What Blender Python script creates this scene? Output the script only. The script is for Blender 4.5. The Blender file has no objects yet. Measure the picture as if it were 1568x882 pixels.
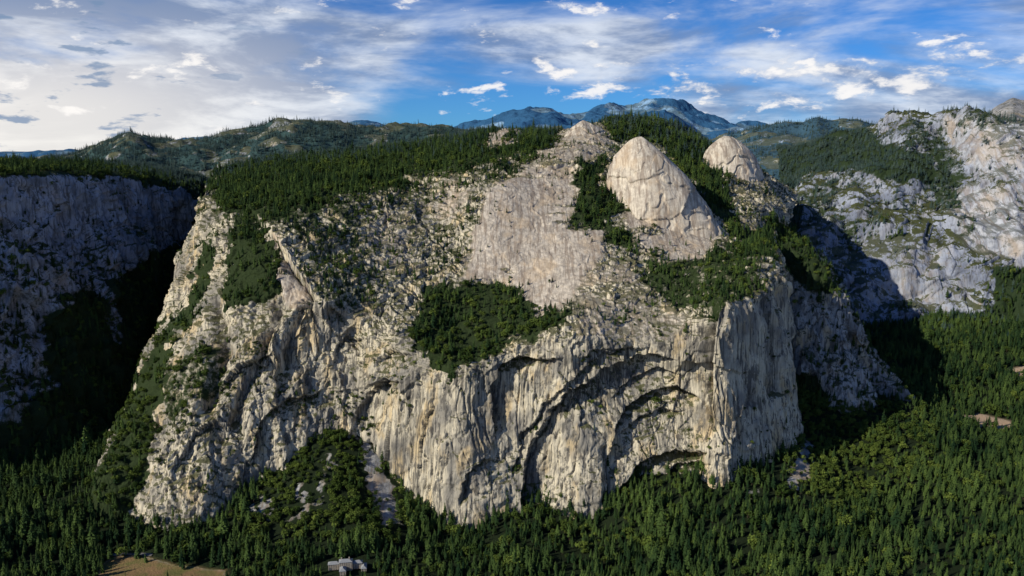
import bpy, math, random
import numpy as np
from mathutils import Vector
rng=np.random.default_rng(7); random.seed(5)
F=1220.0; PT=math.radians(9.6); H=985.0
cp,sp=math.cos(PT),math.sin(PT)
# image pixels (u, v) and assumed forward distance (Y, metres), projected from the camera
def W(u,v,Y):
    a=(np.asarray(u,float)-784)/F; b=(441-np.asarray(v,float))/F
    k=Y/(cp+b*sp)
    return np.stack([a*k, Y+0*a, H+k*(-sp+b*cp)],-1)
def to_pixels(P):  # world points back to image pixel coordinates
    x,y,z=P[...,0],P[...,1],P[...,2]-H
    d=y*cp-z*sp; d=np.where(d<50,50,d)
    return 784+F*x/d, 441-F*(y*sp+z*cp)/d
# ---------- noise
def hint(ix,iy,iz,s):
    h=(ix*374761393+iy*668265263+iz*2147483647+s*1274126177)&0xffffffff
    h=((h^(h>>13))*1274126177)&0xffffffff
    h=((h^(h>>16))*2246822519)&0xffffffff
    return h^(h>>15)
def hsh(ix,iy,iz,s): return (hint(ix,iy,iz,s)&0xffffff).astype(np.float32)/float(0xffffff)
def vn(P,sx,sy=None,sz=None,s=0):
    sy=sx if sy is None else sy; sz=sx if sz is None else sz
    x=P[...,0]/sx+s*17.3; y=P[...,1]/sy+s*5.1; z=P[...,2]/sz+s*3.7
    ix,iy,iz=np.floor(x),np.floor(y),np.floor(z)
    fx,fy,fz=x-ix,y-iy,z-iz
    fx=fx*fx*fx*(fx*(fx*6-15)+10); fy=fy*fy*fy*(fy*(fy*6-15)+10); fz=fz*fz*fz*(fz*(fz*6-15)+10)
    ix=ix.astype(np.int64);iy=iy.astype(np.int64);iz=iz.astype(np.int64)
    r=0
    for a in (0,1):
        wx=fx if a else 1-fx
        for b in (0,1):
            wy=fy if b else 1-fy
            for c in (0,1):
                wz=fz if c else 1-fz
                r=r+wx*wy*wz*hsh(ix+a,iy+b,iz+c,s)
    return r*2-1
def rot(P):
    x,y,z=P[...,0],P[...,1],P[...,2]
    return np.stack([x*.80+y*.6, -x*.6+y*.8, z],-1)
def fbm(P,sx,sy=None,sz=None,o=4,s=0,g=.5):
    sy=sx if sy is None else sy; sz=sx if sz is None else sz
    r=0;a=1;t=0;Q=P
    for i in range(o):
        r=r+a*vn(Q,sx,sy,sz,s+i); t+=a; a*=g; sx*=.48;sy*=.48;sz*=.48; Q=rot(Q)
    return r/t
def facet(P,sx,sy,sz,s=0,tilt=1.2):
    # fractured joint blocks: planar facets with random offset and dip
    x=P[...,0]/sx+s*3.3; y=P[...,1]/sy+s*1.7; z=P[...,2]/sz+s*.9
    bx,by,bz=[np.floor(q-.5).astype(np.int64) for q in (x,y,z)]
    best=np.full(x.shape,1e9,np.float32); H_=np.zeros(x.shape,np.int64); DX=np.zeros(x.shape,np.float32);DY=DX.copy();DZ=DX.copy()
    for a in (0,1):
        for b in (0,1):
            for c in (0,1):
                i,j,k=bx+a,by+b,bz+c; h=hint(i,j,k,s)
                dx=(x-i-.1-.8*((h&1023)/1023.)).astype(np.float32); dy=(y-j-.1-.8*(((h>>10)&1023)/1023.)).astype(np.float32); dz=(z-k-.1-.8*(((h>>20)&1023)/1023.)).astype(np.float32)
                d=dx*dx+dy*dy+dz*dz; m=d<best
                best=np.where(m,d,best);H_=np.where(m,h,H_);DX=np.where(m,dx,DX);DY=np.where(m,dy,DY);DZ=np.where(m,dz,DZ)
    h=(H_*2654435761)&0xffffffff; h^=h>>13
    r=lambda sh:((h>>sh)&255)/127.5-1
    return r(0)+tilt*(r(6)*DX+r(12)*DY+r(18)*DZ)
def sstep(a,b,x):
    t=np.clip((x-a)/(b-a),0,1); return t*t*(3-2*t)
# ---------- spline loft
def catm(C,ts,ten):
    n=C.shape[0]
    E=np.concatenate([2*C[:1]-C[1:2],C,2*C[-1:]-C[-2:-1]],0)
    i=np.clip(np.floor(ts).astype(int),0,n-2); f=(ts-i).reshape(-1,*([1]*(C.ndim-1)))
    p0,p1,p2,p3=E[i],E[i+1],E[i+2],E[i+3]
    m1=(p2-p0)*ten; m2=(p3-p1)*ten
    f2=f*f; f3=f2*f
    return (2*f3-3*f2+1)*p1+(f3-2*f2+f)*m1+(-2*f3+3*f2)*p2+(f3-f2)*m2
def samp(C,n,axis,wf=None):
    Wd=W(C[...,0],C[...,1],C[...,2])
    d=np.linalg.norm(np.diff(Wd,axis=axis),axis=-1)
    d=d.mean(axis=1-axis)
    Y=C[...,2].mean(axis=1-axis); d=d/((Y[1:]+Y[:-1])/2)
    if wf is not None: d=d*np.array(wf)[:len(d)]
    c=np.concatenate([[0],np.cumsum(d)]); c/=c[-1]
    return np.interp(np.linspace(0,1,n),c,np.arange(len(c)))
def loft(C,nr,nc,tr=.3,tc=.45,wr=None,wc=None):
    C=np.array(C,float)
    G=catm(C,samp(C,nr,0,wr),tr)
    G=np.swapaxes(catm(np.swapaxes(G,0,1),samp(C,nc,1,wc),tc),0,1)
    return W(G[...,0],G[...,1],G[...,2]), G[...,0],G[...,1]
def normals(P):
    a=np.gradient(P,axis=0); b=np.gradient(P,axis=1)
    n=np.cross(a,b); n/=np.linalg.norm(n,axis=-1,keepdims=True)+1e-9
    if (n*(np.array([0,0,H])-P)).sum(-1).mean()<0: n=-n
    return n
def mesh_grid(name,P,mat,attrs={}):
    R,Cn=P.shape[:2]
    idx=np.arange(R*Cn).reshape(R,Cn)
    q=np.stack([idx[:-1,:-1],idx[:-1,1:],idx[1:,1:],idx[1:,:-1]],-1).reshape(-1,4)
    n0=normals(P)
    c=np.cross(P[:-1,1:]-P[:-1,:-1],P[1:,:-1]-P[:-1,:-1])
    if (c*n0[:-1,:-1]).sum(-1).mean()<0: q=q[:,::-1].copy()
    me=bpy.data.meshes.new(name)
    me.vertices.add(R*Cn); me.vertices.foreach_set('co',P.reshape(-1).astype(np.float32))
    me.loops.add(q.size); me.loops.foreach_set('vertex_index',q.reshape(-1).astype(np.int32))
    me.polygons.add(len(q)); me.polygons.foreach_set('loop_start',np.arange(0,q.size,4,dtype=np.int32))
    me.polygons.foreach_set('use_smooth',np.ones(len(q),bool))
    me.update(calc_edges=True)
    for k,v in attrs.items():
        at=me.attributes.new(k,'FLOAT','POINT'); at.data.foreach_set('value',np.broadcast_to(v,(R,Cn)).reshape(-1).astype(np.float32))
    me.materials.append(mat)
    ob=bpy.data.objects.new(name,me); bpy.context.scene.collection.objects.link(ob)
    return ob
def polymask(u,v,poly,soft=8):
    n=len(poly); d=np.full(u.shape,1e9); ins=np.zeros(u.shape,bool)
    for i in range(n):
        x1,y1=poly[i]; x2,y2=poly[(i+1)%n]
        ex,ey=x2-x1,y2-y1; L=ex*ex+ey*ey+1e-9
        t=np.clip(((u-x1)*ex+(v-y1)*ey)/L,0,1)
        d=np.minimum(d,(u-x1-t*ex)**2+(v-y1-t*ey)**2)
        if y1!=y2:
            c=((y1>v)!=(y2>v))&(u<(x2-x1)*(v-y1)/(y2-y1)+x1); ins^=c
    d=np.sqrt(d); sd=np.where(ins,d,-d)
    return sstep(-soft,soft,sd)
def scarp(u,v,line,depth,width,lip=.2):
    best=np.full(u.shape,1e9); sg=np.zeros(u.shape)
    for (x1,y1),(x2,y2) in zip(line[:-1],line[1:]):
        ex,ey=x2-x1,y2-y1; L=ex*ex+ey*ey
        t=np.clip(((u-x1)*ex+(v-y1)*ey)/L,0,1)
        d=np.hypot(u-x1-t*ex,v-y1-t*ey); c=ex*(v-y1)-ey*(u-x1)
        m=d<best; best=np.where(m,d,best); sg=np.where(m,np.sign(c),sg)
    a=np.hypot(u-line[0][0],v-line[0][1]); b=np.hypot(u-line[-1][0],v-line[-1][1])
    e=sstep(0,30,a)*sstep(0,30,b)
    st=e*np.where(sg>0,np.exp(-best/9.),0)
    return e*np.where(sg>0,-depth*np.exp(-best/width),lip*depth*np.exp(-best/(.5*width))), st
# ---------- materials
def newmat(name):
    m=bpy.data.materials.new(name); m.use_nodes=True; nt=m.node_tree
    b=nt.nodes['Principled BSDF']; b.inputs['Roughness'].default_value=.95
    b.inputs['Specular IOR Level'].default_value=.08
    return m,nt,b
class NB:
    def __init__(s,nt): s.nt=nt
    def n(s,t,**k):
        x=s.nt.nodes.new(t)
        for a,b in k.items(): setattr(x,a,b)
        return x
    def put(s,i,v):
        if isinstance(v,bpy.types.NodeSocket): s.nt.links.new(v,i)
        else: i.default_value=v
    def math(s,op,a,b=0,c=None,cl=False):
        x=s.n('ShaderNodeMath',operation=op,use_clamp=cl); s.put(x.inputs[0],a); s.put(x.inputs[1],b)
        if c is not None: s.put(x.inputs[2],c)
        return x.outputs[0]
    def mix(s,f,a,b,bt='MIX'):
        x=s.n('ShaderNodeMix',data_type='RGBA',blend_type=bt); s.put(x.inputs[0],f)
        for i,v in ((6,a),(7,b)): s.put(x.inputs[i],v if isinstance(v,bpy.types.NodeSocket) else (*v[:3],1))
        return x.outputs[2]
    def noise(s,vec,sc,det=6,ro=.6,dist=0):
        x=s.n('ShaderNodeTexNoise'); s.put(x.inputs['Vector'],vec); x.inputs['Scale'].default_value=sc
        x.inputs['Detail'].default_value=det; x.inputs['Roughness'].default_value=ro; x.inputs['Distortion'].default_value=dist
        return x.outputs[0]
    def vmul(s,v,k):
        x=s.n('ShaderNodeVectorMath',operation='MULTIPLY'); s.put(x.inputs[0],v); x.inputs[1].default_value=k; return x.outputs[0]
    def ramp(s,v,a,b):
        x=s.n('ShaderNodeMapRange',interpolation_type='SMOOTHSTEP'); s.put(x.inputs[0],v); x.inputs[1].default_value=a; x.inputs[2].default_value=b
        return x.outputs[0]
    def attr(s,nm):
        x=s.n('ShaderNodeAttribute',attribute_name=nm); return x.outputs['Fac']
def rock(name,A=(.27,.25,.212),B=(.57,.51,.385),scrub=.85,tint=(1,1,1),streak=.85,bump=1,soil=(.016,.024,.009),warm=(.55,.41,.21),scl=1.0,sA=(.35,.305,.255),sB=(.53,.47,.39)):
    m,nt,bs=newmat(name); N=NB(nt)
    g=N.n('ShaderNodeNewGeometry'); pos=N.vmul(g.outputs['Position'],(scl,scl,scl))
    t=lambda c:tuple(c[i]*tint[i] for i in range(3))  # tint also carries bluish distance haze for far landforms
    n1=N.noise(pos,.009,3,.6); n2=N.noise(pos,.04,5,.72); n3=N.noise(pos,.2,2,.7)
    col=N.mix(N.ramp(n1,.36,.58),t(A),t(B))
    w=N.noise(N.vmul(pos,(.016,.016,.006)),1,3,.6)
    col=N.mix(N.math('MULTIPLY',N.ramp(w,.52,.66),.65),col,t(warm))
    st=N.noise(N.vmul(pos,(.085,.085,.0045)),1,4,.65)
    col=N.mix(N.math('MULTIPLY',N.ramp(st,.505,.60),streak),col,t((.085,.08,.073)))
    st2=N.noise(N.vmul(pos,(.3,.03,.016)),1,3,.6)
    col=N.mix(N.math('MULTIPLY',N.ramp(st2,.49,.64),streak*.65),col,t((.15,.14,.12)))
    col=N.mix(N.math('MULTIPLY',N.ramp(n2,.56,.65),.65),col,t((.11,.108,.10)))
    stn=N.math('MULTIPLY',N.attr('stain_dark'),N.ramp(st2,.34,.58))
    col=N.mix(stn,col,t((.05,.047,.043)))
    sl=N.attr('bare')
    slab=N.mix(N.ramp(n2,.40,.62),t(sB),t(sA))
    sl3=N.noise(N.vmul(pos,(.085,.009,.011)),1,3,.6)
    slab=N.mix(N.math('MULTIPLY',N.ramp(sl3,.49,.6),.7),slab,t((.22,.17,.135)))
    slab=N.mix(N.math('MULTIPLY',N.ramp(st2,.5,.62),.5),slab,t((.19,.16,.13)))
    slab=N.mix(N.math('MULTIPLY',N.ramp(n1,.5,.64),.45),slab,t((.50,.38,.25)))
    se=N.ramp(N.math('ADD',sl,N.math('MULTIPLY',N.math('SUBTRACT',n2,.5),1.5)),.2,.55)
    col=N.mix(se,col,slab)
    nz=N.n('ShaderNodeSeparateXYZ'); nt.links.new(g.outputs['Normal'],nz.inputs[0])
    led=N.math('ADD',nz.outputs[2],N.math('MULTIPLY',N.math('SUBTRACT',n3,.5),.7))
    led=N.math('ADD',led,N.math('MULTIPLY',N.math('SUBTRACT',n2,.5),1.6))
    sc=N.math('MULTIPLY',N.ramp(led,.63,.79),scrub)
    sc=N.math('MULTIPLY',sc,N.math('SUBTRACT',1.0,N.math('MULTIPLY',N.math('POWER',sl,2.0),1.0),cl=True))
    green=N.mix(n3,t((.028,.036,.012)),t((.095,.095,.035)))
    col=N.mix(sc,col,green)
    vg=N.attr('veg')
    v2=N.math('ADD',vg,N.math('MULTIPLY',N.math('SUBTRACT',n2,.5),1.0))
    col=N.mix(N.ramp(v2,.4,.62),col,N.mix(n3,t(soil),t(tuple(2.2*q for q in soil))))
    nt.links.new(col,bs.inputs['Base Color'])
    bp=N.n('ShaderNodeBump'); bp.inputs['Distance'].default_value=4*bump/scl
    nt.links.new(N.math('SUBTRACT',.8,N.math('MULTIPLY',sl,.5),cl=True),bp.inputs['Strength'])
    nt.links.new(N.noise(N.vmul(pos,(1,1,.4)),.13,4,.72),bp.inputs['Height']); nt.links.new(bp.outputs[0],bs.inputs['Normal'])
    return m
M_main=rock('granite_cliff_rock')
M_dome=rock('granite_dome_rock',scrub=.2,bump=.5,sA=(.40,.35,.29),sB=(.58,.52,.425))
M_left=rock('shaded_granite_rock',A=(.21,.215,.235),B=(.42,.415,.43),warm=(.42,.35,.31),tint=(.95,.98,1.05),scrub=1,streak=.75)  # this wall's shade is put into darker, bluer rock colours
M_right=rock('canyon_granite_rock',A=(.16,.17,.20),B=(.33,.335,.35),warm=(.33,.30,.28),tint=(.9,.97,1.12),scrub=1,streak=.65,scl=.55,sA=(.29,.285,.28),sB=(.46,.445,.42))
M_plat=rock('hazed_plateau_soil',A=(.19,.19,.19),B=(.38,.36,.33),soil=(.026,.045,.038),tint=(.9,1,1.15),scl=.6)  # aerial haze painted in as bluer soil and rock
M_ridge=rock('hazed_ridge_soil',A=(.17,.19,.22),B=(.32,.34,.36),soil=(.030,.055,.062),tint=(.85,1,1.25),scl=.4,streak=.2)  # stronger blue haze mixed into the ridge colours
M_far=rock('hazed_peak_rock',A=(.12,.19,.24),B=(.28,.35,.39),tint=(.75,1,1.35),soil=(.024,.06,.09),warm=(.2,.26,.3),scl=.2,streak=.1,scrub=.5)  # atmospheric haze of the far peaks is in this blue albedo
M_gnd=rock('forest_floor_soil',A=(.17,.17,.15),B=(.33,.32,.29),soil=(.009,.014,.006),scrub=.3,streak=0,sA=(.20,.20,.20),sB=(.38,.375,.36))
veg_sources=[]
# ---------- main massif
ridgeline=[(330,262,4300),(340,262,4200),(400,247,4400),(480,238,4500),(570,230,4500),(650,220,4300),(720,210,4100),(775,198,4000),(840,204,4000),(900,190,3900),(970,180,4100),(1030,190,4200),(1075,218,4300),(1110,240,4400),(1150,260,4500),(1200,290,4600)]
rows=[
 [(230,860,2690),(150,820,2070),(205,880,1950),(300,885,1920),(400,825,2070),(525,740,2190),(640,855,2050),(720,890,1970),(800,860,2030),(900,880,1980),(1000,815,2070),(1060,822,2050),(1115,828,2030),(1210,770,2240),(1225,720,2490),(1200,680,2990)],
 [(230,780,2700),(150,745,2080),(205,800,1960),(300,805,1930),(400,745,2080),(525,660,2200),(640,775,2060),(720,812,1980),(800,778,2040),(900,800,1990),(1000,735,2080),(1060,742,2060),(1115,748,2040),(1210,690,2250),(1225,640,2500),(1200,600,3000)],
 [(240,650,2750),(180,650,2230),(240,690,2060),(310,700,2050),(400,650,2150),(520,600,2235),(620,690,2110),(710,720,2030),(795,700,2085),(890,715,2040),(990,660,2120),(1055,660,2110),(1110,660,2080),(1200,610,2280),(1215,570,2520),(1200,530,3000)],
 [(270,540,2800),(215,570,2420),(275,590,2200),(345,590,2170),(420,560,2220),(520,540,2270),(610,600,2150),(700,630,2080),(785,610,2120),(880,610,2090),(980,585,2160),(1055,570,2150),(1105,560,2110),(1190,530,2300),(1205,500,2540),(1200,470,3000)],
 [(300,470,2850),(250,510,2550),(325,475,2370),(410,475,2290),(480,455,2290),(560,490,2310),(630,530,2200),(705,560,2120),(790,530,2150),(880,512,2130),(970,518,2190),(1060,495,2190),(1110,465,2150),(1178,452,2310),(1195,430,2560),(1195,410,3000)],
 [(310,420,2900),(268,440,2660),(335,410,2480),(415,400,2400),(475,400,2420),(570,430,2450),(650,460,2400),(730,480,2360),(810,470,2370),(890,450,2370),(970,440,2400),(1050,430,2450),(1110,415,2450),(1170,400,2520),(1190,390,2700),(1190,380,3000)],
 [(325,370,2950),(275,400,2750),(338,360,2600),(425,355,2520),(500,350,2600),(590,365,2650),(670,385,2620),(745,400,2560),(820,395,2560),(900,385,2560),(980,385,2600),(1050,375,2680),(1110,370,2750),(1160,365,2850),(1185,360,2950),(1200,360,3150)],
 [(340,320,3100),(300,335,2900),(345,315,2850),(430,305,2850),(520,295,2900),(600,290,2950),(680,285,2950),(750,280,2880),(830,290,2900),(900,300,2900),(980,310,2900),(1060,305,3000),(1120,310,3100),(1165,310,3200),(1190,320,3300),(1210,330,3400)],
 [(330,290,3500),(315,295,3350),(370,280,3400),(450,262,3500),(540,250,3600),(620,243,3600),(700,235,3500),(760,232,3400),(840,232,3300),(910,225,3400),(980,240,3500),(1060,245,3600),(1120,255,3700),(1165,265,3800),(1195,280,3900),(1220,300,4000)],
 ridgeline,
 [(u,v+60,y+900) for (u,v,y) in ridgeline],
]
P,U,V=loft(rows,820,1100,wr=[.3,1,1,1.2,1.5,1.5,1.5,1.2,1,.2],wc=[.3,.6,1,1,1,1,1,1,1,1,1,1,1,.6,.25])
n=normals(P)
jit=fbm(P,60,o=3,s=40)*14; jit2=fbm(P,60,o=3,s=50)*14
jf=fbm(P,22,o=3,s=44)*9; jw=fbm(P,130,o=3,s=47)*22
Uj,Vj=U+jit*1.4+jf*1.8+jw,V+jit2*1.4-jf*1.2-jw*.6
slabs=[([(700,435),(732,335),(742,288),(800,252),(872,258),(884,300),(872,345),(925,348),(928,385),(880,455),(862,480),(820,486),(795,440),(760,420)],8,.96),
 ([(950,325),(1010,300),(1110,350),(1080,400),(1020,400),(970,370)],8,.95),
 ([(850,205),(893,178),(945,205),(930,232),(865,262),(800,262)],9,.85),
 ([(725,225),(765,190),(805,195),(790,225)],6,.9),
 ([(650,300),(690,270),(720,290),(700,330),(665,330)],14,.75),
 ([(560,330),(620,320),(640,400),(600,430),(565,400)],20,.45),
 ([(416,358),(440,385),(476,445),(470,462),(432,458),(418,420)],5,.95),
 ([(880,420),(960,390),(1000,470),(1060,480),(1050,520),(900,515),(870,490)],16,.65)]
bare=np.zeros(U.shape)
for p,s,a in slabs: bare=np.maximum(bare,a*polymask(U+jit*.8+jf*.9,V+jit2*.8,p,s))
# ledge bands break the big slab
lb=fbm(P,150,150,26,o=3,s=63); bare*=1-.6*sstep(.16,.32,lb)*(1-polymask(U,V,[(782,405),(850,362),(925,350),(925,385),(862,480),(820,486)],8))
forest=[([(330,325),(420,340),(480,325),(560,290),(640,275),(740,248),(850,232),(870,190),(900,120),(500,120),(300,200)],1.0,12),
 ([(345,325),(415,345),(412,440),(395,462),(350,462),(345,400)],.95,8),
 ([(425,335),(560,285),(590,420),(575,475),(520,480),(485,450),(450,390)],.52,14),
 ([(632,450),(690,445),(775,418),(835,482),(872,480),(862,502),(780,530),(705,572),(642,545)],.95,10),
 ([(865,262),(932,240),(925,285),(1005,300),(945,325),(955,355),(1005,375),(955,385),(890,352),(870,315)],.8,9),
 ([(985,392),(1060,362),(1150,392),(1185,440),(1130,462),(1080,490),(1030,470),(990,440)],.65,10),
 ([(905,168),(1070,165),(1080,215),(1140,350),(1185,340),(1210,390),(1150,400),(1100,360),(1020,230),(940,215)],1.0,6),
 ([(550,300),(720,262),(760,250),(700,300),(650,340),(640,430),(590,440)],.42,14),
 ([(700,320),(745,290),(760,320),(735,350),(705,360)],.45,8),
 ([(655,330),(690,345),(715,395),(690,430),(665,400)],.42,8),
 ([(740,245),(860,225),(800,262),(745,285),(690,300)],.5,10),
 ([(250,565),(330,515),(355,600),(270,645),(245,620)],.55,8),
 ([(100,840),(145,740),(190,600),(250,515),(285,440),(330,320),(320,450),(275,530),(235,640),(212,730),(200,800),(190,850)],.85,8),
 ([(930,480),(1000,460),(1010,500),(980,512),(930,505)],.5,8)]
veg=np.zeros(U.shape)
for p,a,s in forest: veg=np.maximum(veg,a*polymask(Uj,Vj,p,s))
veg*=(1-.85*bare)
steep=sstep(.35,.9,1-n[...,2])
archz=polymask(U,V,[(590,520),(700,570),(900,520),(1190,460),(1230,700),(1100,770),(900,820),(600,800)],20)
rough=(1-.85*bare)*(1-.55*sstep(.6,1,veg))
rr=rough*(1-.70*archz)
Q=P+np.stack([fbm(P,70,o=2,s=31)*22,fbm(P,70,o=2,s=32)*22,fbm(P,70,o=2,s=34)*22],-1)
D=fbm(P,260,260,320,o=3,s=3)*26*rr
fl=fbm(P,60,60,520,o=3,s=11); D+=(np.abs(fl)-.25)*26*steep*rough*(1-.35*archz)
D+=fbm(P,13,13,200,o=2,s=13)*2.6*steep*archz
D+=facet(Q,130,130,300,s=1)*17*(.35+.65*steep)*rr
D+=facet(Q,42,42,110,s=2)*7*(.5+.5*steep)*rr
D+=facet(Q,15,15,34,s=3)*2.6*(rough*.9+.1)*(1-.5*archz)
ck=fbm(P,42,42,420,o=3,s=21); D-=9*np.exp(-(ck/.03)**2)*steep*rough
tn=P[...,2]/26+fbm(P,120,o=4,s=37)*3.5; tf=tn-np.floor(tn); D+=sstep(0,.25,tf)*8*(1-tf)*(1-steep)*rough*(1-veg)
D+=facet(P,60,60,40,s=6)*4*(1-steep)*(1-.6*bare)
D+=fbm(P,18,o=3,s=39)*2.5*rough*(1-.6*archz)
stain_dark=np.zeros(U.shape)
for pl,am in (([(860,545),(930,535),(965,560),(940,640),(900,625),(870,590)],.8),([(1020,500),(1080,495),(1085,600),(1040,590)],.5),([(700,560),(780,540),(790,640),(720,660)],.4),([(600,600),(660,590),(650,700),(610,700)],.4),([(960,640),(1050,600),(1080,690),(980,700)],.45)):
    stain_dark=np.maximum(stain_dark,am*polymask(Uj,Vj,pl,22))
def addsc(line,depth,width,lip=.2,wob=.45,stn=1.):
    xs=[a for a,b in line]; ys=[b for a,b in line]; m=width*5+20
    sel=(U>min(xs)-m)&(U<max(xs)+m)&(V>min(ys)-m)&(V<max(ys)+m)
    a,b=scarp(U[sel]+jit[sel]*wob+jf[sel]*.4,V[sel]+jit2[sel]*wob+jf[sel]*.4,line,depth,width,lip)
    k=.85+.7*sstep(-.4,.5,jw[sel]/22)
    D[sel]+=a*k; stain_dark[sel]=np.maximum(stain_dark[sel],np.minimum(1,b*k*stn*min(1,depth/24)))
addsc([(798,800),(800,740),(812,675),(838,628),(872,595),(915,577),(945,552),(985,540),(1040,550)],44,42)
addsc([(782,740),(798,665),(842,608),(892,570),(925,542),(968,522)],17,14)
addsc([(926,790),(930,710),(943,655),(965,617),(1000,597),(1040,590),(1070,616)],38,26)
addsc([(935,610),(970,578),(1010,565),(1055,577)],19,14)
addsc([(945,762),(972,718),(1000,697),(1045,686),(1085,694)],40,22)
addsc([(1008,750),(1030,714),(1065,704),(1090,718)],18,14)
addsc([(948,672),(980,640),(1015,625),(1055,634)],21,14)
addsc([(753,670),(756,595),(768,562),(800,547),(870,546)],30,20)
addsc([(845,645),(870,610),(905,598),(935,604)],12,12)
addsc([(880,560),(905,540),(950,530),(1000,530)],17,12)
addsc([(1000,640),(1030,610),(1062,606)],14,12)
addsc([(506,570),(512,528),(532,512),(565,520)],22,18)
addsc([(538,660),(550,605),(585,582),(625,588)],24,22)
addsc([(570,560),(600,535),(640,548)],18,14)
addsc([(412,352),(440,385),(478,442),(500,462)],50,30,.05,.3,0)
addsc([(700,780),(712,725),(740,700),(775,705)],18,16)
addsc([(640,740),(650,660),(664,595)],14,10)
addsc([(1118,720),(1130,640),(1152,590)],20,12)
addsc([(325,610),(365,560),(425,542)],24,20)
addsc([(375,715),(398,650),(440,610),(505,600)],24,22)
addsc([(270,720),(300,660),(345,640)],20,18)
for line,dp,wd in [([(1086,480),(1080,540),(1076,590),(1084,640)],70,7),([(1182,455),(1186,520),(1190,600)],25,8),([(330,470),(345,540),(320,620)],34,9),([(420,470),(395,560),(360,640)],30,9),([(925,690),(930,770)],20,6),([(560,690),(600,740)],15,8),([(460,470),(440,560)],22,7)]:
    best=np.full(U.shape,1e9)
    for (x1,y1),(x2,y2) in zip(line[:-1],line[1:]):
        ex,ey=x2-x1,y2-y1; t=np.clip(((U-x1)*ex+(V-y1)*ey)/(ex*ex+ey*ey),0,1)
        best=np.minimum(best,np.hypot(U+jit*.6-x1-t*ex,V+jit2*.6-y1-t*ey))
    D-=dp*np.exp(-(best/wd)**2); stain_dark=np.maximum(stain_dark,min(.7,dp/25)*np.exp(-(best/wd*1.4)**2))  # grooves also get a darker colour along the centre line
P=P+n*D[...,None]
mesh_grid('granite_mountain',P,M_main,{'veg':veg,'bare':bare,'stain_dark':stain_dark*.92})
cl=sstep(-.35,.2,fbm(P,60,o=3,s=60))
n2=normals(P)
flat=sstep(.2,.55,n2[...,2])
dens=(veg*(.22+.78*cl))/140*sstep(.12,.35,n2[...,2])
dens+=(1-veg)*(1-.97*bare**2)*flat*sstep(-.02,.42,fbm(P,80,o=3,s=61))/270
dens*=np.clip(1.2-(P[...,1]-3300)/4000,.5,1)
veg_sources.append((P,dens,np.where(V<330,25,22)*(.65+.45*veg),np.where(V>500,.6,.2)))
# ---------- domes
def dome(name,u0,v0,ub,vb,Y,rl,rr,rf,rb,el,er,mat,seed,amp=5,ef=.5):
    top=W(u0,v0,Y); base=W(ub,vb,Y); h=top[2]-base[2]
    t=np.linspace(0.0005,1.25,300)[:,None]**1.3; th=np.linspace(0,2*np.pi,460)[None,:]
    c,s=np.cos(th),np.sin(th)
    wl=np.clip(-c,0,1)**2; wr=np.clip(c,0,1)**2; wf=np.clip(-s,0,1)**2; wb=np.clip(s,0,1)**2
    R=rl*wl+rr*wr+rf*wf+rb*wb; E=el*wl+er*wr+ef*(wf+wb)
    R=R*(1+.05*np.sin(3*th+seed)+.03*np.sin(5*th+2*seed))
    rad=R*t**E
    x=top[0]+(base[0]-top[0])*t+rad*c; y=Y+rad*s; z=top[2]-h*t+0*rad
    Pd=np.stack([x,y,z],-1)
    a=np.gradient(Pd,axis=0); b=np.gradient(Pd,axis=1); nn=np.cross(b,a); nn/=np.linalg.norm(nn,axis=-1,keepdims=True)+1e-9
    cen=np.array([base[0],Y,base[2]])
    nn*=np.sign((nn*(Pd-cen)).sum(-1).mean())
    Qd=Pd+np.stack([fbm(Pd,80,o=2,s=seed+20)*30]*3,-1)
    D=fbm(Pd,150,o=2,s=seed)*amp*2.8+facet(Qd,190,190,170,s=seed+3,tilt=1)*amp*.8+facet(Qd,50,50,70,s=seed+4)*amp*.25+fbm(Pd,25,25,70,o=3,s=seed+7)*amp*.25
    sh=(Pd[...,2]-base[2])/h+fbm(Pd,120,o=3,s=seed+9)*.5
    for lv in (.35,.62): D-=amp*1.3*sstep(0,.02,lv-sh)*np.exp(-np.clip(lv-sh,0,1)/.12)
    Pd=Pd+nn*(D*np.minimum(1,t*6))[...,None]
    Pd[:,-1]=Pd[:,0]
    mesh_grid(name,Pd,mat,{'veg':0*Pd[...,0],'bare':.8+0*Pd[...,0],'stain_dark':0*Pd[...,0]})
dome('granite_dome',982,209,1038,398,2950,270,310,250,300,.52,.86,M_dome,100,5.5,.62)
dome('granite_dome',1112,208,1132,350,3600,225,215,200,300,.6,.5,M_dome,120,6,.55)
dome('granite_knoll',893,184,897,228,3700,165,150,140,200,.8,.75,M_dome,140,7,.7)
# ---------- east buttress
eb=[
 [(1160,340,3400),(1200,350,3300),(1235,372,3250),(1265,407,3250),(1295,462,3200),(1320,530,3200),(1310,560,3400)],
 [(1165,372,3000),(1205,388,2900),(1240,400,2850),(1272,432,2800),(1300,485,2770),(1325,530,2800),(1305,540,3250)],
 [(1168,430,2950),(1200,440,2850),(1243,450,2790),(1285,490,2720),(1312,520,2730),(1340,548,2760),(1320,560,3150)],
 [(1170,490,2900),(1200,500,2790),(1245,515,2730),(1295,560,2640),(1330,560,2680),(1362,580,2700),(1345,580,3100)],
 [(1170,600,2750),(1195,595,2700),(1245,600,2620),(1300,640,2500),(1350,612,2630),(1388,612,2640),(1380,600,3000)],
 [(1170,680,2740),(1195,675,2690),(1245,680,2610),(1300,720,2490),(1350,692,2620),(1400,692,2630),(1400,680,3000)]]
Pb,Ub,Vb=loft(eb,320,360); nb=normals(Pb)
D=fbm(Pb,200,o=3,s=203)*25+(np.abs(fbm(Pb,80,80,400,o=3,s=205))-.3)*38+facet(Pb,90,90,200,s=5)*14+facet(Pb,32,32,70,s=6)*6+facet(Pb,13,13,24,s=7)*2.5
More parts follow.
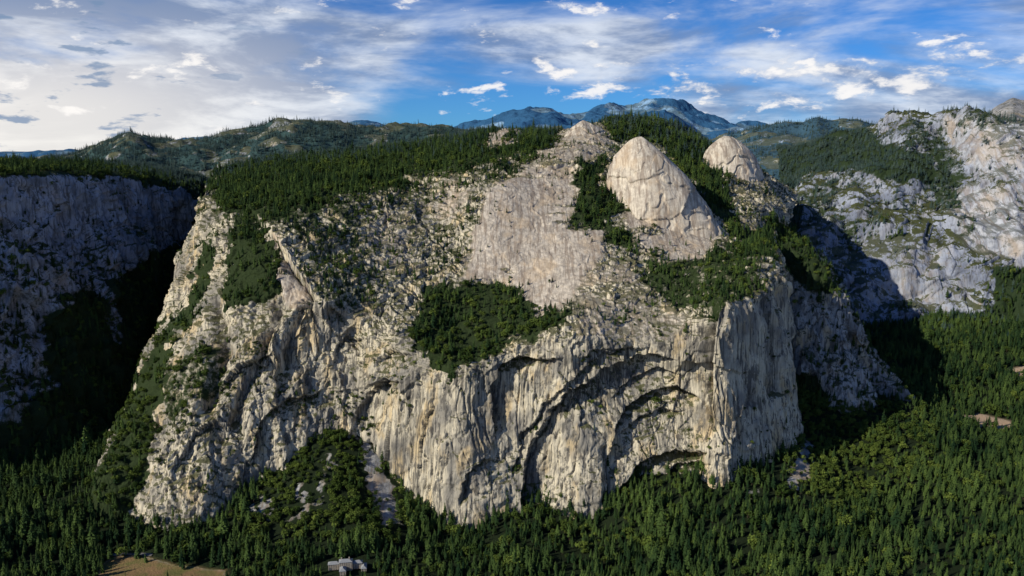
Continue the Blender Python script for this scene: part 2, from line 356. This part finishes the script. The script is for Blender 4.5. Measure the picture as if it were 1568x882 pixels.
Pb=Pb+nb*D[...,None]
vb=np.maximum(polymask(Ub,Vb,[(1150,330),(1230,360),(1290,450),(1240,450),(1200,420)],10)*.7,polymask(Ub,Vb,[(1180,570),(1250,575),(1280,640),(1180,650)],8))
mesh_grid('granite_buttress',Pb,rock('buttress_granite_rock',A=(.20,.20,.20),B=(.44,.41,.36),tint=(.97,.99,1.04)),{'veg':vb,'bare':0*vb,'stain_dark':0*vb})
veg_sources.append((Pb,(vb+.3)*sstep(.15,.45,normals(Pb)[...,2])/190,22+0*vb,.3+0*vb))
# ---------- left canyon wall
lw=[
 [(-500,255,3300),(-250,252,3600),(0,246,4200),(100,246,4500),(200,250,4900),(280,262,5000),(325,275,5000),(360,290,5000)],
 [(-500,266,2200),(-250,264,2550),(0,262,2950),(100,262,3250),(200,268,3650),(275,288,4000),(315,305,4200),(345,320,4300)],
 [(-450,350,2150),(-200,350,2500),(10,345,2850),(110,335,3150),(215,335,3550),(275,345,3950),(315,345,4150),(345,350,4300)],
 [(-450,460,2050),(-180,460,2350),(30,440,2680),(130,430,2980),(220,420,3380),(275,410,3800),(312,400,4050),(345,400,4300)],
 [(-420,600,1950),(-160,590,2250),(60,580,2550),(150,540,2820),(215,500,3150),(262,465,3600),(305,440,3950),(345,440,4300)],
 [(-400,740,1900),(-130,730,2150),(80,720,2360),(160,650,2640),(215,580,2980),(255,525,3400),(290,480,3800),(340,470,4200)],
 [(-400,820,1890),(-130,810,2140),(90,800,2350),(170,720,2640),(225,650,2980),(265,600,3400),(300,560,3800),(350,550,4200)]]
Pl,Ul,Vl=loft(lw,460,460,wr=[.4,1.2,1,1,1,.5]); nl=normals(Pl)
jl=fbm(Pl,100,o=3,s=310)*20
D=fbm(Pl,350,o=3,s=303)*60+(np.abs(fbm(Pl,130,130,600,o=3,s=305))-.3)*80+facet(Pl,110,110,200,s=8)*18+facet(Pl,40,40,70,s=9)*7+fbm(Pl,25,o=3,s=307)*5
tn=Pl[...,2]/90+fbm(Pl,200,o=3,s=309)*3; D+=(tn-np.floor(tn))*-10
D*=sstep(262,285,Vl)*.85+.15
Pl=Pl+nl*D[...,None]
vl=np.maximum.reduce([polymask(Ul,Vl+jl*.5,[(-700,225),(380,225),(380,330),(340,322),(315,308),(275,291),(200,272),(0,266),(-700,270)],5),polymask(Ul+jl*1.5,Vl+jl,[(-600,700),(-50,700),(-10,650),(30,640),(80,580),(75,480),(120,430),(150,440),(165,520),(170,440),(230,400),(330,320),(360,600),(100,900),(-600,900)],20),.42*sstep(360,440,Vl+jl),.6*sstep(580,660,Vl+jl)])
mesh_grid('canyon_wall',Pl,M_left,{'veg':vl,'bare':0*vl,'stain_dark':0*vl})
nn=normals(Pl)
veg_sources.append((Pl,(vl+.25*sstep(.25,.55,nn[...,2]))*sstep(.1,.3,nn[...,2])*sstep(-.4,.3,fbm(Pl,80,o=2,s=311)+vl*.3)/230,24+0*vl,.25+0*vl))
# ---------- right canyon wall
rw=[
 [(1190,280,7500),(1250,270,7400),(1320,250,7000),(1380,230,6700),(1440,230,6400),(1500,230,6000),(1568,240,5800),(1720,250,5600)],
 [(1190,225,6500),(1250,215,6300),(1320,198,6000),(1375,174,5600),(1440,174,5300),(1500,170,5000),(1568,180,4800),(1720,195,4500)],
 [(1195,285,5200),(1250,278,5000),(1320,265,4900),(1385,240,4900),(1440,215,5150),(1500,255,4550),(1568,290,4350),(1720,300,4300)],
 [(1200,330,4500),(1250,350,4400),(1320,340,4400),(1380,330,4400),(1440,320,4400),(1500,335,4250),(1568,350,4100),(1720,360,4000)],
 [(1210,380,4100),(1260,420,4000),(1330,430,4000),(1390,420,4000),(1450,415,3980),(1510,420,3900),(1568,430,3850),(1720,440,3700)],
 [(1220,440,3850),(1270,480,3800),(1340,500,3750),(1410,485,3780),(1480,480,3800),(1545,495,3700),(1610,515,3550),(1740,530,3400)],
 [(1220,500,3850),(1270,540,3800),(1340,560,3750),(1410,545,3780),(1480,540,3800),(1545,555,3700),(1610,575,3550),(1740,590,3400)]]
Pr,Ur,Vr=loft(rw,440,480,wr=[.2,1,1,1,1,.5]); nr_=normals(Pr); jr=fbm(Pr,160,o=3,s=410)*18
Qr=Pr+np.stack([fbm(Pr,150,o=2,s=431)*50]*3,-1)
dm=polymask(Ur,Vr,[(1440,180),(1568,175),(1640,190),(1600,290),(1500,270),(1460,230)],10)
D=fbm(Pr,500,o=3,s=403)*60+((np.abs(fbm(Pr,300,300,700,o=4,s=405))-.3)*110+facet(Qr,240,240,220,s=10)*9+facet(Qr,80,80,90,s=11)*8+fbm(Pr,40,o=3,s=407)*5)*(1-.4*dm)
Pr=Pr+nr_*D[...,None]
u_,v_=Ur+jr,Vr+jr
vr=np.maximum.reduce([polymask(u_,v_,[(1180,200),(1330,195),(1350,215),(1420,235),(1440,290),(1330,280),(1250,262),(1180,300)],12)*.85,
  polymask(u_,v_,[(1180,290),(1225,300),(1210,360),(1180,360)],8),
  polymask(u_,v_,[(1400,215),(1440,205),(1480,260),(1480,330),(1430,310)],14)*.6,
  .5*sstep(-.05,.22,fbm(Pr,200,o=4,s=440)),
  polymask(u_,v_,[(1330,530),(1345,505),(1500,492),(1515,470),(1525,410),(1600,400),(1760,420),(1760,600),(1330,600)],10)*.95])
mesh_grid('canyon_wall',Pr,M_right,{'veg':vr,'stain_dark':0*vr,'bare':np.maximum.reduce([polymask(u_,v_,[(1200,330),(1290,330),(1480,400),(1515,480),(1330,495),(1280,440)],16)*.35,polymask(u_,v_,[(1440,290),(1600,280),(1600,395),(1480,385)],16)*.75,dm*.6])})
nn=normals(Pr)
veg_sources.append((Pr,(vr+.1)*sstep(.1,.35,nn[...,2])*sstep(-.4,.3,fbm(Pr,120,o=2,s=411)+vr*.4)/350,28+0*vr,.1+0*vr))
# ---------- ridges behind
def ridge(name,sky,rowsoff,mat,nr,nc,amp,seed,dens=0,size=30,vmask=None,backY=1.25,fine=.5):
    sky=np.array(sky,float)
    us=np.linspace(sky[0,0],sky[-1,0],40); vs=np.interp(us,sky[:,0],sky[:,1]); ys=np.interp(us,sky[:,0],sky[:,2])
    C=[[(u,v+60,y*backY) for u,v,y in zip(us,vs,ys)],[(u,v,y) for u,v,y in zip(us,vs,ys)]]
    for fv,fy in rowsoff: C.append([(u,v+fv,y*fy) if fv<900 else (u,fv-900+v*0,y*fy) for u,v,y in zip(us,vs,ys)])
    Pq,Uq,Vq=loft(C,nr,nc,wr=[.25]+[1]*len(rowsoff))
    s=sky[:,2].mean()/10
    nz=fbm(Pq,s,o=5,s=seed); nz2=fbm(Pq,s*.3,o=4,s=seed+9); rg=np.abs(fbm(Pq,s*.6,o=4,s=seed+12))
    Pq=Pq.copy(); Pq[...,2]+=(nz*1.0+nz2*fine-rg*fine*1.5+.2*fine)*amp
    vg=np.clip(.8+nz2*1.2,0,1) if vmask is None else vmask(Uq,Vq,nz2)
    mesh_grid(name,Pq,mat,{'veg':vg,'bare':0*vg,'stain_dark':0*vg})
    if dens: veg_sources.append((Pq,vg*sstep(-.5,.2,nz2+.3)*dens*(Uq>-80)*(Uq<1650),size+0*vg,0*vg))
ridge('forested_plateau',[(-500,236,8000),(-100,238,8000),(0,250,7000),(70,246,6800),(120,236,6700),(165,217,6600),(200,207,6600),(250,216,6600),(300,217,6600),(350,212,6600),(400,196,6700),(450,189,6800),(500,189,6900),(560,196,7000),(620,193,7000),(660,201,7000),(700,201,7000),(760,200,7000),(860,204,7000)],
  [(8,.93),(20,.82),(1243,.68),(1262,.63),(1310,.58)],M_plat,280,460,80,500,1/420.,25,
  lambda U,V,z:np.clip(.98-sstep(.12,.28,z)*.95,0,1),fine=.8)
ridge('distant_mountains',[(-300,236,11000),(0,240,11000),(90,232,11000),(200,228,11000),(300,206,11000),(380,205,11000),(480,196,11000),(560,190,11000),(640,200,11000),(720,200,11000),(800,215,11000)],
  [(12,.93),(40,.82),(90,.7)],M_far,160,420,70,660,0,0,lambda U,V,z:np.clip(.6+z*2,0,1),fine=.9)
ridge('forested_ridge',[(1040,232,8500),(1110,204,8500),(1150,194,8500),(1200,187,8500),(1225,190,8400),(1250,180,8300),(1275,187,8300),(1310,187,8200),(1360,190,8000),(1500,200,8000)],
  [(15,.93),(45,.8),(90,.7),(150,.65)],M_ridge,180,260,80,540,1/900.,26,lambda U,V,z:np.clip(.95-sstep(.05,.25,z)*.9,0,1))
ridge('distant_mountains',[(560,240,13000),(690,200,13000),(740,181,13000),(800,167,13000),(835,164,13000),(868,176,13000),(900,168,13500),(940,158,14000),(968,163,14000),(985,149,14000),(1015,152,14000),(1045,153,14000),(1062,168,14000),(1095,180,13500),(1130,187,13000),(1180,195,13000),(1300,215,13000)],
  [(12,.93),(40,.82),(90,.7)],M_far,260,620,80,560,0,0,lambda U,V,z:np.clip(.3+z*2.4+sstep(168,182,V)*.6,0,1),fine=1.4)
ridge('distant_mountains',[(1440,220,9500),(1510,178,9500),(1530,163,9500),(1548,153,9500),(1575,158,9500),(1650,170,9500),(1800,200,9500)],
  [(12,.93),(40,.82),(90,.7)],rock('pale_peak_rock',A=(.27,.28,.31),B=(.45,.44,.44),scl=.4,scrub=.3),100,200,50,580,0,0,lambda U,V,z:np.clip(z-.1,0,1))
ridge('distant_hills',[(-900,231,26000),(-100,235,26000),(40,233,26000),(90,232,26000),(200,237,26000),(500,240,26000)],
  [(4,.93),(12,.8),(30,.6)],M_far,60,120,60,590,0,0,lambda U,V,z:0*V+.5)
# ---------- valley ground
st=[(205,800,1960),(300,805,1930),(150,745,2080),(525,660,2200),(400,745,2080),(460,700,2130),(570,690,2170),(610,740,2110),(640,775,2060),(720,812,1980),(800,778,2040),(900,800,1990),(1000,735,2080),(1060,742,2060),(1115,748,2040),(1210,690,2250),(1225,640,2500),(1195,592,2700),(1300,640,2490),(1350,612,2640),(1385,612,2640),
 (60,700,2440),(140,650,2690),(200,580,3000),(240,520,3400),(270,475,3800),(300,435,4200),(-130,730,2150),(1340,500,3750),(1480,485,3790),(1545,497,3700),(1610,517,3550),(1568,600,3000),(1450,645,2680),(1250,700,2280),(1420,560,3150),(1700,640,2800),
 (480,822,1880),(400,810,1900),(570,815,1890),(1300,740,2200),(1400,780,2060)]
S=np.array([W(*s) for s in st])  # ground control points, also image pixels with assumed distances
ex=[(x,y,0) for x in (-1800,-1200,-600,0,600) for y in (-1500,0,1000,1650)]+[(1400,1650,15),(1900,1800,40),(1400,800,0),(2500,1500,40),(-700,1830,5),(-1100,1830,5),(0,1850,8),(400,1850,10),(-300,1830,8),(700,1900,20),(1700,4300,130),(2400,4000,110),(3000,3500,90),(3400,4500,90),(2200,4700,100)]
S=np.concatenate([S,np.array(ex,float)])
sc=1000.; X=S[:,:2]/sc; Z=S[:,2]
def tps(r): return np.where(r>0,r*r*np.log(r+1e-12),0)
K=tps(np.linalg.norm(X[:,None]-X[None],axis=-1))+np.eye(len(X))*.002
Pm=np.concatenate([np.ones((len(X),1)),X],1)
A=np.block([[K,Pm],[Pm.T,np.zeros((3,3))]]); w=np.linalg.solve(A,np.concatenate([Z,np.zeros(3)]))
def gz(x,y):
    q=np.stack([x,y],-1)/sc; r=w[len(X)]+w[len(X)+1]*q[...,0]+w[len(X)+2]*q[...,1]
    for i in range(len(X)): r=r+w[i]*tps(np.hypot(q[...,0]-X[i,0],q[...,1]-X[i,1]))
    r=np.clip(r,-5,420)
    k=np.maximum(sstep(4600,6000,y),sstep(1500,600,y)); k=np.maximum(k,sstep(3500,5000,np.abs(x)))
    return r*(1-k)
Yg=np.concatenate([np.linspace(-3000,1500,20),np.linspace(1515,4600,420),np.geomspace(4700,70000,50)])
ag=np.linspace(-1.05,1.05,560)
yy=np.repeat(Yg[:,None],len(ag),1); xx=ag[None]*np.maximum(yy,2500)
zz=gz(xx,yy)
Pg=np.stack([xx,yy,zz],-1)
Ug,Vg=to_pixels(Pg)
jg=fbm(Pg,60,o=3,s=610)*14; jg2=fbm(Pg,16,o=2,s=615)*16
bareg=np.zeros(xx.shape)
bank=[[(548,665),(565,680),(590,730),(612,790),(590,820),(568,770),(548,700)],[(455,740),(475,735),(470,800),(440,810)],[(395,755),(425,760),(415,800),(380,790)],[(495,690),(515,690),(500,780),(480,780)],
      [(1225,660),(1245,680),(1240,740),(1210,760),(1205,720)],[(1130,755),(1160,740),(1160,755),(1140,770)]]
for p,am in zip(bank,(1,.75,.8,.65,.9,.7)): bareg=np.maximum(bareg,am*polymask(Ug+jg+jg2,Vg+jg*.5+jg2*.6,p,9))
sand=np.maximum(polymask(Ug+jg*.4,Vg+jg*.2,[(1458,637),(1500,633),(1548,645),(1552,656),(1500,655),(1470,645)],3),polymask(Ug,Vg,[(1535,566),(1580,558),(1600,566),(1560,576)],3))
mead=polymask(Ug+jg*.5,Vg+jg*.3,[(146,890),(155,862),(170,852),(215,850),(240,857),(275,868),(345,873),(350,884),(330,960),(100,960)],3)
Pg[...,2]+=fbm(Pg,150,o=3,s=600)*8*sstep(0,60,zz)+bareg*fbm(Pg,14,o=3,s=620)*10
vegg=np.clip(1-bareg-sand-mead,0,1)
nt=M_gnd.node_tree; N=NB(nt); bs=nt.nodes['Principled BSDF']; cur=bs.inputs['Base Color'].links[0].from_socket
g=N.n('ShaderNodeNewGeometry'); nm=N.noise(g.outputs['Position'],.02,6,.7)
mc=N.mix(N.ramp(nm,.35,.65),(.22,.14,.07),(.12,.12,.04))
c2=N.mix(N.attr('meadow'),cur,mc); c2=N.mix(N.attr('sand'),c2,(.42,.30,.2)); nt.links.new(c2,bs.inputs['Base Color'])
mesh_grid('valley_ground',Pg,M_gnd,{'veg':vegg*1.2,'bare':bareg,'meadow':mead,'sand':sand,'stain_dark':0*sand})
clr=polymask(Ug,Vg,[(488,860),(568,858),(570,900),(486,900)],3)
clump=fbm(Pg,50,o=3,s=630)
dg=(vegg**2*(1-clr)*(.3+.7*sstep(-.3,.15,clump))/102+bareg*.0014)*(Vg>420)*(Vg<960)*(Ug>-80)*(Ug<1650)*(yy<4600)*(yy>1300)
dg+=mead*.0004*(yy<2500)*(yy>1300)
oak=np.clip(.12+.75*polymask(Ug,Vg,[(380,810),(430,680),(525,650),(620,760),(610,830),(400,830)],10)+.6*polymask(Ug,Vg,[(1200,620),(1420,620),(1420,700),(1300,790),(1200,760)],25),0,.9)
veg_sources.append((Pg,dg,(30-8*oak)*(1+.5*fbm(Pg,130,o=3,s=640)),oak))
# ---------- tree prototypes
def leafmat(name,c1,c2):
    m,nt,b=newmat(name); N=NB(nt)
    oi=N.n('ShaderNodeObjectInfo'); ln=N.noise(oi.outputs['Location'],.006,1,.5)
    f=N.math('ADD',N.math('MULTIPLY',N.math('POWER',oi.outputs['Random'],2.0),.7),N.math('MULTIPLY',N.ramp(ln,.4,.62),.35),cl=True)
    nt.links.new(N.mix(f,c1,c2),b.inputs['Base Color'])
    return m
M_con=leafmat('conifer_needles',(.009,.025,.010),(.070,.110,.026))
M_oak=leafmat('broadleaf_foliage',(.025,.048,.010),(.12,.16,.03))
M_cfar=leafmat('hazed_conifer_needles',(.028,.056,.052),(.072,.106,.090))  # paler, bluer needles: haze over distant trees put into their colour
M_bark,_,_b=newmat('tree_bark'); _b.inputs['Base Color'].default_value=(.07,.05,.035,1)
protos=bpy.data.collections.new('forest_tree_kinds')
def mk(name,verts,faces,mats,mi):
    me=bpy.data.meshes.new(name); me.from_pydata(verts,[],faces)
    for m in mats: me.materials.append(m)
    me.polygons.foreach_set('material_index',mi); me.update()
    o=bpy.data.objects.new(name,me); protos.objects.link(o)
def trunk(V,Fc,MI,h,r,k=5):
    b=len(V)
    for z,rr in ((-.06,r),(h*.5,r*.6),(h,r*.1)):
        for i in range(k): a=2*math.pi*i/k; V.append((rr*math.cos(a),rr*math.sin(a),z))
    for j in range(2):
        for i in range(k): Fc.append((b+j*k+i,b+j*k+(i+1)%k,b+(j+1)*k+(i+1)%k,b+(j+1)*k+i)); MI.append(1)
def conifer(name,wid,start,whorls,power,mat):
    V=[];Fc=[];MI=[]; trunk(V,Fc,MI,.97,.016)
    for j in range(whorls):
        f=j/(whorls-1); z=start+(1-start)*f*.97; L=wid*((1-f)**power)*random.uniform(.8,1.15)+.012
        if f<.12: L*=.7+random.uniform(0,.3)
        nb=7 if f<.7 else 5
        for i in range(nb):
            if random.random()<.1: continue
            a=2*math.pi*(i+random.uniform(-.35,.35))/nb+j*.7; l=L*random.uniform(.65,1.2)
            dz=-l*random.uniform(.15,.5); w=l*random.uniform(.3,.45); c,s=math.cos(a),math.sin(a)
            zz=z+random.uniform(-.012,.012); b=len(V)
            V+= [(0,0,zz+.03),(c*l*.55-s*w,s*l*.55+c*w,zz+dz*.55-.012),(c*l,s*l,zz+dz),(c*l*.55+s*w,s*l*.55-c*w,zz+dz*.55-.012),(c*l*.5,s*l*.5,zz+dz*.3+.025)]
            Fc+=[(b,b+1,b+4),(b+1,b+2,b+4),(b+2,b+3,b+4),(b+3,b,b+4)]; MI+=[0]*4
    b=len(V); V+=[(0,0,1.03),(.012,0,.93),(-.006,.011,.93),(-.006,-.011,.93)]; Fc+=[(b,b+1,b+2),(b,b+2,b+3),(b,b+3,b+1)]; MI+=[0]*3
    mk(name,V,Fc,[mat,M_bark],MI)
conifer('a_fir',.17,.10,14,.85,M_con); conifer('b_pine',.15,.28,11,.6,M_con); conifer('c_spruce',.13,.08,15,.9,M_con); conifer('d_cedar',.19,.16,13,.75,M_con)
def oakp(name,seed):
    random.seed(seed); V=[];Fc=[];MI=[]; trunk(V,Fc,MI,.6,.03)
    lobes=[(random.uniform(-.25,.25),random.uniform(-.25,.25),random.uniform(.4,.78),random.uniform(.16,.27)) for _ in range(8)]
    for (x,y,z,r) in lobes:
        b=len(V); V+=[(0,0,.3),(.012,0,.28),(x,y,z),(x+.008,y,z)]; Fc.append((b,b+1,b+3,b+2)); MI.append(1)
        for _ in range(30):
            d=Vector((random.gauss(0,1),random.gauss(0,1),random.gauss(0,1)+.25)).normalized()
            p=Vector((x,y,z))+d*r*random.uniform(.75,1.05); nrm=(d+Vector((random.gauss(0,.5),random.gauss(0,.5),random.gauss(0,.5)))).normalized()
            t1=nrm.orthogonal().normalized(); t2=nrm.cross(t1); s=random.uniform(.05,.085); b=len(V)
            ang=random.uniform(0,6.28); e1=t1*math.cos(ang)+t2*math.sin(ang); e2=nrm.cross(e1)
            V+=[tuple(p+e1*s),tuple(p+e2*s*.8+nrm*.01),tuple(p-e1*s),tuple(p-e2*s*.8)]; Fc.append((b,b+1,b+2,b+3)); MI.append(0)
    mk(name,V,Fc,[M_oak,M_bark],MI)
oakp('e_oak',3); oakp('f_oak',8)
conifer('g_fir',.17,.10,9,.85,M_cfar); conifer('h_pine',.15,.2,8,.7,M_cfar)
# ---------- scatter
pts=[];scl=[];idx=[]
for (Pp,d,sz,ok) in veg_sources:
    a=Pp[1:,:-1]-Pp[:-1,:-1]; b=Pp[:-1,1:]-Pp[:-1,:-1]
    cr=np.cross(a,b); area=np.linalg.norm(cr,axis=-1)
    ar=np.abs(cr[...,2])*.75+area*.25
    lam=np.clip(ar*d[:-1,:-1],0,20); k=rng.poisson(lam)
    ii,jj=np.nonzero(k); rep=k[ii,jj]; ii=np.repeat(ii,rep); jj=np.repeat(jj,rep)
    s,t=rng.random(len(ii))[:,None],rng.random(len(ii))[:,None]
    p=(Pp[ii,jj]*(1-s)*(1-t)+Pp[ii+1,jj]*s*(1-t)+Pp[ii,jj+1]*(1-s)*t+Pp[ii+1,jj+1]*s*t)
    p[:,2]-=.5
    o=rng.random(len(ii))<ok[ii,jj]
    h=sz[ii,jj]*rng.lognormal(0,.30,len(ii)); h=np.where(o,h*.62,h)
    wd=h*rng.uniform(.85,1.3,len(ii))*1.15
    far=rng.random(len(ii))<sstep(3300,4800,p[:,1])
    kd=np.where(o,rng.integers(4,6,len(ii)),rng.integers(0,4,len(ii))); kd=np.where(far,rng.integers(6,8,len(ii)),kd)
    pts.append(p); scl.append(np.stack([wd,wd,h],-1)); idx.append(kd)
pts=np.concatenate(pts);scl=np.concatenate(scl);idx=np.concatenate(idx)
print('TOTAL trees',len(pts))
me=bpy.data.meshes.new('conifer_forest'); me.vertices.add(len(pts)); me.vertices.foreach_set('co',pts.reshape(-1).astype(np.float32))
at=me.attributes.new('scl','FLOAT_VECTOR','POINT'); at.data.foreach_set('vector',scl.reshape(-1).astype(np.float32))
rt=np.zeros((len(pts),3)); rt[:,2]=rng.random(len(pts))*6.28; rt[:,:2]=rng.normal(0,.03,(len(pts),2))
at=me.attributes.new('rot','FLOAT_VECTOR','POINT'); at.data.foreach_set('vector',rt.reshape(-1).astype(np.float32))
at=me.attributes.new('kind','INT','POINT'); at.data.foreach_set('value',idx.astype(np.int32))
fo=bpy.data.objects.new('conifer_forest',me); bpy.context.scene.collection.objects.link(fo)
ng=bpy.data.node_groups.new('forest_scatter','GeometryNodeTree')
ng.interface.new_socket('Geometry',in_out='INPUT',socket_type='NodeSocketGeometry'); ng.interface.new_socket('Geometry',in_out='OUTPUT',socket_type='NodeSocketGeometry')
gi=ng.nodes.new('NodeGroupInput'); go=ng.nodes.new('NodeGroupOutput'); iop=ng.nodes.new('GeometryNodeInstanceOnPoints')
ci=ng.nodes.new('GeometryNodeCollectionInfo'); ci.inputs['Collection'].default_value=protos; ci.inputs['Separate Children'].default_value=True; ci.inputs['Reset Children'].default_value=True
def na(nm,ty):
    x=ng.nodes.new('GeometryNodeInputNamedAttribute'); x.data_type=ty; x.inputs['Name'].default_value=nm; return x.outputs['Attribute']
L=ng.links.new
L(gi.outputs[0],iop.inputs['Points']); L(ci.outputs[0],iop.inputs['Instance']); iop.inputs['Pick Instance'].default_value=True
L(na('kind','INT'),iop.inputs['Instance Index']); L(na('rot','FLOAT_VECTOR'),iop.inputs['Rotation']); L(na('scl','FLOAT_VECTOR'),iop.inputs['Scale'])
L(iop.outputs[0],go.inputs[0])
md=fo.modifiers.new('forest_scatter','NODES'); md.node_group=ng
# ---------- hotel in the trees
def flatmat(name,c,var=.3,sc=.4):
    m,nt,b=newmat(name); N=NB(nt); g=N.n('ShaderNodeNewGeometry')
    nt.links.new(N.mix(N.noise(g.outputs['Position'],sc,5,.6),tuple(x*(1-var) for x in c),tuple(x*(1+var) for x in c)),b.inputs['Base Color']); return m
M_st=flatmat('stone_masonry',(.33,.29,.24)); M_rf=flatmat('slate_roof',(.24,.25,.26)); M_wn=flatmat('window_glass',(.03,.04,.05))
def box(name,cx,cy,z0,sx,sy,sz,mat,par):
    v=[(cx+a*sx/2,cy+b*sy/2,z0+c*sz) for c in (0,1) for a,b in ((-1,-1),(1,-1),(1,1),(-1,1))]
    f=[(0,1,5,4),(1,2,6,5),(2,3,7,6),(3,0,4,7),(4,5,6,7),(3,2,1,0)]
    me=bpy.data.meshes.new(name); me.from_pydata(v,[],f); me.materials.append(mat); o=bpy.data.objects.new(name,me); bpy.context.scene.collection.objects.link(o); o.parent=par
def hip(name,cx,cy,z0,sx,sy,h,mat,par,ov=1.2):
    sx+=2*ov; sy+=2*ov; r=max(0,(sx-sy)/2) ; q=max(0,(sy-sx)/2)
    v=[(cx-sx/2,cy-sy/2,z0),(cx+sx/2,cy-sy/2,z0),(cx+sx/2,cy+sy/2,z0),(cx-sx/2,cy+sy/2,z0),(cx-r,cy-q,z0+h),(cx+r,cy+q,z0+h)]
    f=[(0,1,5,4),(1,2,5),(2,3,4,5),(3,0,4)] if sx>=sy else [(0,1,4),(1,2,5,4),(2,3,5),(3,0,4,5)]
    me=bpy.data.meshes.new(name); me.from_pydata(v,[],f+[(3,2,1,0)]); me.materials.append(mat); o=bpy.data.objects.new(name,me); bpy.context.scene.collection.objects.link(o); o.parent=par
def wing(par,i,cx,cy,sx,sy,st_):
    hh=st_*3.6; box(f'wing_{i}',cx,cy,0,sx,sy,hh,M_st,par); hip(f'roof_{i}',cx,cy,hh,sx,sy,5,M_rf,par)
    for s in range(st_):
        k=int(sx//5)
        for j in range(k): box(f'window_{i}_{s}_{j}',cx-sx/2+(j+.5)*sx/k,cy-sy/2-.05,s*3.6+1,1.7,.3,1.8,M_wn,par)
def place(u,v):
    b=(441-v)/F; dz=-sp+b*cp; k=-(H-8)/dz; return (u-784)/F*k, k*(cp+b*sp)
hx,hy=place(530,874); e=bpy.data.objects.new('stone_hotel',None); bpy.context.scene.collection.objects.link(e)
wing(e,1,0,0,30,16,6); wing(e,2,-28,6,26,13,4); wing(e,3,26,4,24,13,4); wing(e,4,-6,-18,14,22,3); wing(e,5,42,-4,12,26,2)
box('chimney_1',8,0,20,3,3,10,M_st,e); box('chimney_2',-10,2,20,3,3,9,M_st,e)
e.location=(hx,hy,float(gz(np.array([hx]),np.array([hy]))[0])+4); e.rotation_euler=(0,0,.15)
lx,ly=place(190,848)
M_as=flatmat('asphalt',(.16,.155,.15))
me=bpy.data.meshes.new('parking_road'); k=24; vs=[];fs=[]
for i in range(k):
    t=i/(k-1); x=lx-60+130*t; y=ly+8*math.sin(t*3)-4; z=float(gz(np.array([x]),np.array([y]))[0])+1.5; vs+=[(x,y-6,z),(x,y+6,z)]
for i in range(k-1): fs.append((2*i,2*i+2,2*i+3,2*i+1))
me.from_pydata(vs,[],fs); me.materials.append(M_as); o=bpy.data.objects.new('parking_road',me); bpy.context.scene.collection.objects.link(o)
# ---------- camera, sun, sky
cam=bpy.data.cameras.new('camera'); cam.lens=28.0; cam.sensor_width=36; cam.clip_end=200000; cam.clip_start=1
co=bpy.data.objects.new('camera',cam); co.location=(0,0,H); co.rotation_euler=(math.pi/2-PT,0,0)
bpy.context.scene.collection.objects.link(co); bpy.context.scene.camera=co
sd=Vector((-.75,-.40,.50)).normalized()
sl=bpy.data.lights.new('sun','SUN'); sl.energy=5; sl.angle=math.radians(.5); sl.color=(1,.93,.79)
so=bpy.data.objects.new('sun',sl); so.rotation_euler=sd.to_track_quat('Z','Y').to_euler(); bpy.context.scene.collection.objects.link(so)
wd=bpy.data.worlds.new('World'); bpy.context.scene.world=wd; wd.use_nodes=True; nt=wd.node_tree; N=NB(nt)
bg=nt.nodes['Background']; sky=N.n('ShaderNodeTexSky',sky_type='NISHITA'); sky.sun_disc=False
sky.sun_elevation=math.asin(sd.z); sky.sun_rotation=math.atan2(sd.x,sd.y); sky.altitude=2000; sky.dust_density=.2; sky.ozone_density=3
bg.inputs['Strength'].default_value=.115
tc=N.n('ShaderNodeTexCoord'); d=tc.outputs['Generated']
sx=N.n('ShaderNodeSeparateXYZ'); nt.links.new(d,sx.inputs[0]); X_,Y_,Z_=sx.outputs
blue=N.mix(1.0,sky.outputs[0],(.20,.50,.88),'MULTIPLY')
leftb=N.ramp(X_,-.10,-.50)
low=N.ramp(Z_,.45,.2)
c1=N.noise(N.vmul(d,(2.8,2.8,11)),1,6,.56,.35)
c1=N.math('ADD',c1,N.math('MULTIPLY',leftb,.17))
rt_=N.ramp(X_,.0,.3); c1=N.math('ADD',c1,N.math('MULTIPLY',rt_,.08))
f1=N.math('MULTIPLY',N.math('MULTIPLY',N.ramp(c1,.42,.64),.93),low)
g1=N.noise(N.vmul(d,(5,5,20)),1,6,.62,.3)
cc=N.mix(N.ramp(g1,.40,.62),(1.9,2.6,4.1),(6.6,7.1,7.9))
glow=N.math('MULTIPLY',leftb,N.ramp(Z_,.18,.04))
cc=N.mix(N.math('MULTIPLY',glow,.72),cc,(9.6,8.9,7.9))
col=N.mix(f1,blue,cc)
p1=N.noise(N.vmul(d,(18,18,46)),1,7,.6,.15)
band=N.math('MULTIPLY',N.ramp(N.math('ABSOLUTE',N.math('SUBTRACT',Z_,.085)),.055,.0),N.ramp(X_,-.15,.2))
p2=N.math('ADD',p1,N.math('MULTIPLY',band,.14))
col=N.mix(N.math('MULTIPLY',N.math('MULTIPLY',N.ramp(p2,.60,.72),.85),low),col,N.mix(N.ramp(p1,.46,.64),(3.6,4.4,5.9),(9.0,8.7,8.4)))
p3=N.noise(N.vmul(d,(15,15,52)),1,5,.55,.1)
p4=N.math('ADD',p3,N.math('MULTIPLY',leftb,.09))
col=N.mix(N.math('MULTIPLY',N.math('MULTIPLY',N.ramp(p4,.64,.71),leftb),.8),col,(1.6,2.5,4.0))
nt.links.new(col,bg.inputs['Color'])
sc_=bpy.context.scene; sc_.view_settings.view_transform='Standard'; sc_.view_settings.look='None'; sc_.view_settings.exposure=0
